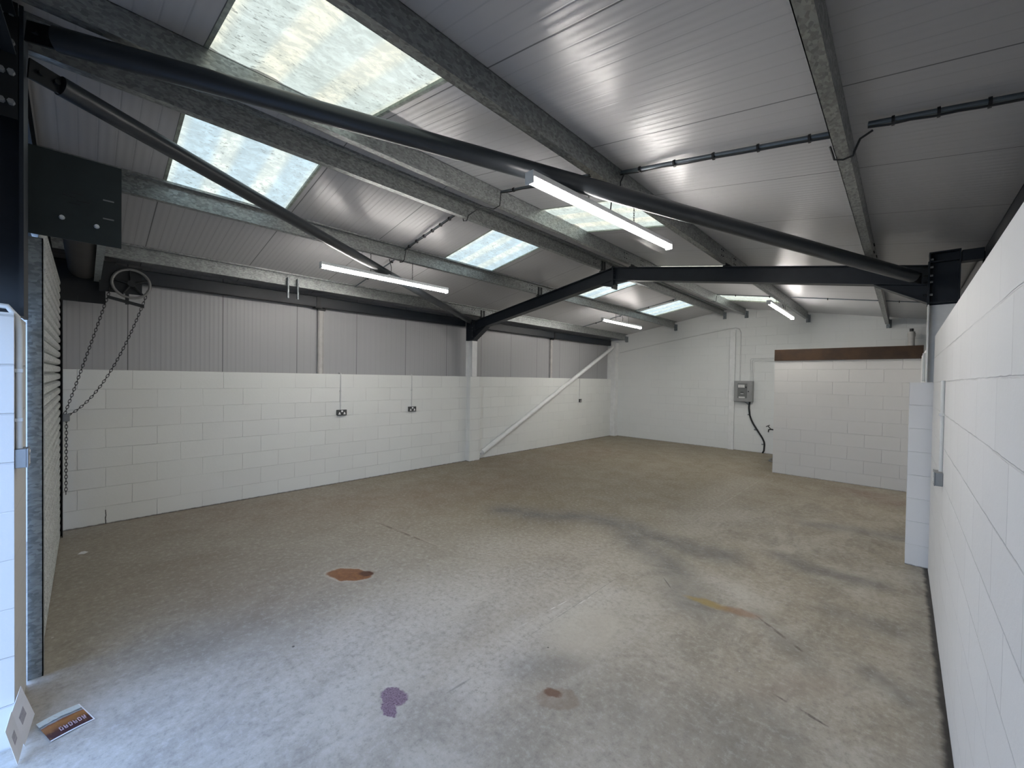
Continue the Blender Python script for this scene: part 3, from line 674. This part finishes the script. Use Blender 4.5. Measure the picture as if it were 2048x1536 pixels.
drop([(-2.99, -.50, 2.05), (-2.99, -.36, 2.055), (-2.99, -.25, 2.045), (-2.99, YF+.006, 2.00), (-2.99, YF+.012, 1.93), (-2.99, YF+.012, 1.385)], .012, 'white bent conduit on the pier at the left edge above its socket', clips=[(-2.99, YF+.010, 1.75), (-2.99, YF+.010, 1.52)])
drop([(.138, YP-.03, 1.78), (.138, YP-.03, 2.05)], .010, 'short white conduit standing beside the right portal column')
# far wall conduits
drop([(-6.42, YG-.012, 2.60), (-4.8, YG-.012, 2.88), (-3.30, YG-.06, 3.115), (-3.12, YG-.06, 3.13), (-3.04, YG-.03, 3.09), (-3.01, YG-.014, 3.0), (-3.01, YG-.014, 1.77)], .012, 'white conduit climbing the far wall then dropping to the distribution board')
for i, lab in enumerate(('upper', 'middle', 'lower')):
    d = i*.035
    drop([(-1.81, YG-.012, 2.345-d), (-2.76+d, YG-.012, 2.335-d), (-2.775+d, YG-.012, 2.31-d), (-2.775+d, YG-.012, 1.77)], .006, lab + ' one of three thin conduits from board to office box')

# ------------------------------------------------------------------ distribution board
bx0, bx1, bz0, bz1 = -3.11, -2.69, 1.25, 1.77; by = YG-.13
def BX(px): return bx0 + (px-90)*(bx1-bx0)/285
def BZ(py): return bz1 - (py-130)*(bz1-bz0)/308
th = thing('distribution_board', 'grey metal electrical distribution board on the far wall', 'electrical box', ((bx0+bx1)/2, YG, bz0))
MB().cbox(((bx0+bx1)/2, by+.065, (bz0+bz1)/2), (bx1-bx0, .13, bz1-bz0), .008).build('enclosure', M['board'], th)
MB().cbox(((bx0+bx1)/2+.0, by-.004, (bz0+bz1)/2), (bx1-bx0-.02, .012, bz1-bz0-.02), .004).build('door', M['board'], th)
win = MB().box(BX(148), BX(295), by-.012, by-.009, BZ(385), BZ(165)).build('window_panel', M['panel'], th)
w_ = MB()
for i in range(6):
    x = BX(164+i*17); w_.cbox((x, by-.015, BZ(205)), (.018, .010, .075), .002)
w_.build('breaker', M['plastic'], win)
MB().cbox((BX(278), by-.015, BZ(222)), (.02, .012, .04), .002).build('breaker', M['black'], win)
MB().cbox((BX(218), by-.013, BZ(297)), (.07, .006, .014), .002).build('label_slot', M['black'], win)
MB().cbox((BX(218), by-.013, BZ(318)), (.065, .004, .010), .001).build('label_slot', M['plastic'], win)
MB().cbox((BX(215), by-.012, BZ(372)), (.14, .003, .035), .001).build('label_plate', M['conduit'], win)
MB().tube([(BX(315), by-.02, BZ(283)), (BX(315), by-.008, BZ(283))], .014, 14).build('lock', M['black'], th)
pts = [(320,440),(311,490),(310,530),(325,640),(350,705),(380,760),(450,860),(520,960),(545,1010),(552,1050),(547,1140),(525,1240)]
th = thing('supply_cable', 'thick black cable curving from the distribution board down to the floor', 'cable', (BX(525), YG-.025, 0))
MB().tube([(BX(x), YG-.022, BZ(y) if y < 1240 else 0.0) for x, y in pts], .019, 12).build('cable', M['black'], th, smooth=True)
for x, y in ((303, 628), (405, 845), (522, 1050)): MB().cbox((BX(x+4), YG-.015, BZ(y)), (.05, .028, .03), .004).build('clip', M['box'], th)
drop([(BX(55), YG-.02, BZ(350)), (BX(56), YG-.02, BZ(385)), (BX(75), YG-.02, BZ(420)), (BX(110), YG-.02, BZ(429)), (BX(235), YG-.02, BZ(440)), (BX(262), YG-.02, BZ(452)), (BX(300), YG-.02, BZ(480))], .010, 'small grey pipe bending round the bottom of the distribution board', M['box'])
# tap, its pipe
th = thing('water_tap', 'small dark water tap on far wall beside the office box', 'tap', (-2.25, YG, .6))
MB().tube([(-2.22, YG-.0, .60), (-2.22, YG-.06, .60), (-2.28, YG-.10, .615), (-2.33, YG-.11, .60), (-2.335, YG-.11, .54)], [.014,.014,.016,.014,.012], 10).build('tap_body', M['chain'], th, smooth=True)
MB().tube([(-2.29, YG-.10, .62), (-2.345, YG-.10, .685)], .010, 8).tube([(-2.385, YG-.12, .67), (-2.315, YG-.08, .71)], .009, 8).build('tap_handle', M['chain'], th, smooth=True)
drop([(-2.10, YG-.015, .95), (-2.10, YG-.015, .12), (-2.10, YG-.03, .05), (-2.10, 10.45, .03), (-2.085, 10.36, .03), (-2.02, 10.33, .03), (-1.83, 10.33, .03)], .012, 'dark water pipe running along the floor behind the office box', M['box'])
# soil pipe
th = thing('soil_pipe', 'short white vent pipe with dark cap above the office', 'pipe', (.10, 11.35, 2.361))
MB().tube([(.10, 11.35, 2.361), (.10, 11.35, 2.80)], .052, 16).tube([(.10, 11.35, 2.70), (.10, 11.35, 2.77)], .060, 16).build('pipe', M['soil'], th, smooth=True)
MB().tube([(.10, 11.35, 2.80), (.10, 11.35, 2.86)], [.030, .030], 12).build('cap', M['black'], th)

# ------------------------------------------------------------------ leaflets and scraps
def prop_card(B_, R_, L_, label):
    """stiff card standing on its corner: bottom, right and left corners given"""
    th = thing('leaflet', label, 'card', B_, 'white cards propped at the pier foot')
    B_, R_, L_ = Vector(B_), Vector(R_), Vector(L_); e, g = R_-B_, L_-B_; n = e.cross(g).normalized()
    if n.x < 0: n = -n
    def q(a, b, d): return B_ + e*a + g*b + n*d
    MB().hexa([q(0,0,0), q(1,0,0), q(1,1,0), q(0,1,0), q(0,0,.0015), q(1,0,.0015), q(1,1,.0015), q(0,1,.0015)]).build('sheet', M['paper'], th)
    MB().hexa([q(.32,.38,.0015), q(.68,.38,.0015), q(.68,.64,.0015), q(.32,.64,.0015), q(.32,.38,.002), q(.68,.38,.002), q(.68,.64,.002), q(.32,.64,.002)]).build('printed_patch', M['print'], th)
    return th
prop_card((-2.92,-.197,.002), (-3.02,-.172,.08), (-2.88,-.237,.182), 'white card with grey patch leaning at the pier foot, nearer the printed leaflet')
prop_card((-2.80,-.209,.002), (-2.88,-.198,.04), (-2.77,-.241,.188), 'white card with grey patch at the pier foot, lower one at the left edge')

def leaflet_mat():
    t = NT('colour_leaflet'); tc = t.n('ShaderNodeTexCoord'); s = t.n('ShaderNodeSeparateXYZ'); t.l(tc.outputs['Object'], s.inputs[0]); u, v = s.outputs[0], s.outputs[1]
    n = t.noise(28, 4, .6, t.scale(tc.outputs['Object'], (.5, 1.6, 1))); vv = t.math('ADD', v, t.math('MULTIPLY', t.math('SUBTRACT', n, .5), .025))
    r = t.n('ShaderNodeValToRGB'); t.l(t.math('DIVIDE', vv, .148), r.inputs[0]); e = r.color_ramp.elements
    e[0].position = 0; e[0].color = (.05,.02,.025,1); e[1].position = 1; e[1].color = (.62,.68,.64,1)
    for p_, c_ in ((.28,(.07,.025,.02,1)), (.40,(.22,.09,.03,1)), (.58,(.34,.15,.045,1)), (.66,(.20,.07,.03,1)), (.70,(.36,.40,.41,1)), (.76,(.06,.08,.09,1)), (.80,(.60,.66,.63,1))):
        q = r.color_ramp.elements.new(p_); q.color = c_
    col = t.mix(t.ramp(t.noise(60, 3, .6, tc.outputs['Object']), .55, .7, 0, .35), r.outputs[0], (.45,.25,.08))
    edge = t.math('MAXIMUM', t.math('LESS_THAN', v, .006), t.math('GREATER_THAN', u, .204)); col = t.mix(edge, col, (.8,.78,.76))
    return t.done(col, .35, 0, None, .5)
lm = leaflet_mat()
th = thing('leaflet', 'colour printed leaflet with orange field picture lying on floor at lower left', 'leaflet', (-2.862, -.112, .002))
W_, H_ = .21, .148
n = 10; vs = []; 
for i in range(n+1):
    for j in range(5):
        zz = .006*math.sin(math.pi*min(1, i/n*1.0))*(.4+.15*j) + .004*(1-i/n)
        vs.append((W_*i/n, H_*j/4, zz))
sh = MB().add(vs, [(i*5+j, (i+1)*5+j, (i+1)*5+j+1, i*5+j+1) for i in range(n) for j in range(4)]); sh.add([(a, b, c-.0012) for a, b, c in vs], [(i*5+j, i*5+j+1, (i+1)*5+j+1, (i+1)*5+j) for i in range(n) for j in range(4)])
so = sh.build('sheet', lm, th, False)
pk = paint('pink_print', (.52,.40,.45), .4, 0, .3, 80); m = MB()
for i in range(6):       # blurred block lettering
    x = .060+i*.022; z = .0085
    m.cbox((x, .038, z), (.004, .026, .0008)); m.cbox((x+.006, .050-.012*(i % 2), z), (.010, .004, .0008)); m.cbox((x+.006, .028, z), (.010, .004, .0008)); m.cbox((x+.011, .038+.004*(i % 3-1), z), (.004, .018, .0008))
m.build('printed_lettering', pk, th, False)
th.rotation_euler = (0, 0, math.atan2(.141, -.038) )
th.rotation_euler = (0, 0, 0)
tag(MB().add([(-5.72,-.03,.004),(-5.66,-.055,.003),(-5.62,-.01,.006),(-5.665,.02,.004),(-5.69,-.005,.012)], [(0,1,4),(1,2,4),(2,3,4),(3,0,4)]).build('paper_scrap', M['paper']), 'small white scrap of paper on the floor near the shutter', 'litter')

# orient the leaflet: its long edge runs from the near corner towards +X/+Y
A = Vector((-2.862, -.112)); B = Vector((-2.905, .034))       # near-bottom corner, right corner
D0 = Vector((-3.05, -.18))
e1 = (B-A).normalized(); e2 = (D0-A).normalized()
th.rotation_euler = (0, 0, math.atan2(e1.y, e1.x)); 
th.scale = ((B-A).length/W_, (D0-A).length/H_, 1)

# ------------------------------------------------------------------ camera
F = 816.643
cam = bpy.data.cameras.new('camera'); cam.sensor_fit = 'HORIZONTAL'; cam.sensor_width = 36; cam.lens = 36*F/2048; cam.clip_start = .02
co = bpy.data.objects.new('camera', cam); COL.objects.link(co); scn.camera = co
r = Vector((.72200942, .6917058, .01566787)); u = Vector((-.0210897394, -.000632342633, .999777387)); f = Vector((-.69156173, .72217912, -.01413134))
R = Matrix((r, u, -f)).transposed(); co.matrix_world = Matrix.Translation((0, 0, 1.7507)) @ R.to_4x4()

# ------------------------------------------------------------------ world and exposure
w = bpy.data.worlds.new('world'); scn.world = w; w.use_nodes = True; nt = w.node_tree; bg = nt.nodes['Background']
tc = nt.nodes.new('ShaderNodeTexCoord'); sp = nt.nodes.new('ShaderNodeSeparateXYZ'); nt.links.new(tc.outputs['Generated'], sp.inputs[0])
rp = nt.nodes.new('ShaderNodeValToRGB'); nt.links.new(sp.outputs[2], rp.inputs[0])
rp.color_ramp.elements[0].position = 0; rp.color_ramp.elements[0].color = (.50,.70,1,1); rp.color_ramp.elements[1].position = .7; rp.color_ramp.elements[1].color = (.30,.50,1,1)
nt.links.new(rp.outputs[0], bg.inputs[0]); bg.inputs[1].default_value = 3.9
pl = bpy.data.lights.new('doorway_portal', 'AREA'); pl.shape = 'RECTANGLE'; pl.size = 1.4; pl.size_y = 2.2; pl.cycles.is_portal = True
po = bpy.data.objects.new('doorway_portal', pl); COL.objects.link(po); po.location = (-2.25, -.50, 1.1); po.rotation_euler = (math.radians(90), 0, 0)
po.rotation_euler = (math.radians(90), 0, 0)
vs_ = scn.view_settings; vs_.view_transform = 'Standard'; vs_.look = 'None'; vs_.exposure = .74; vs_.gamma = 1; vs_.use_curve_mapping = False
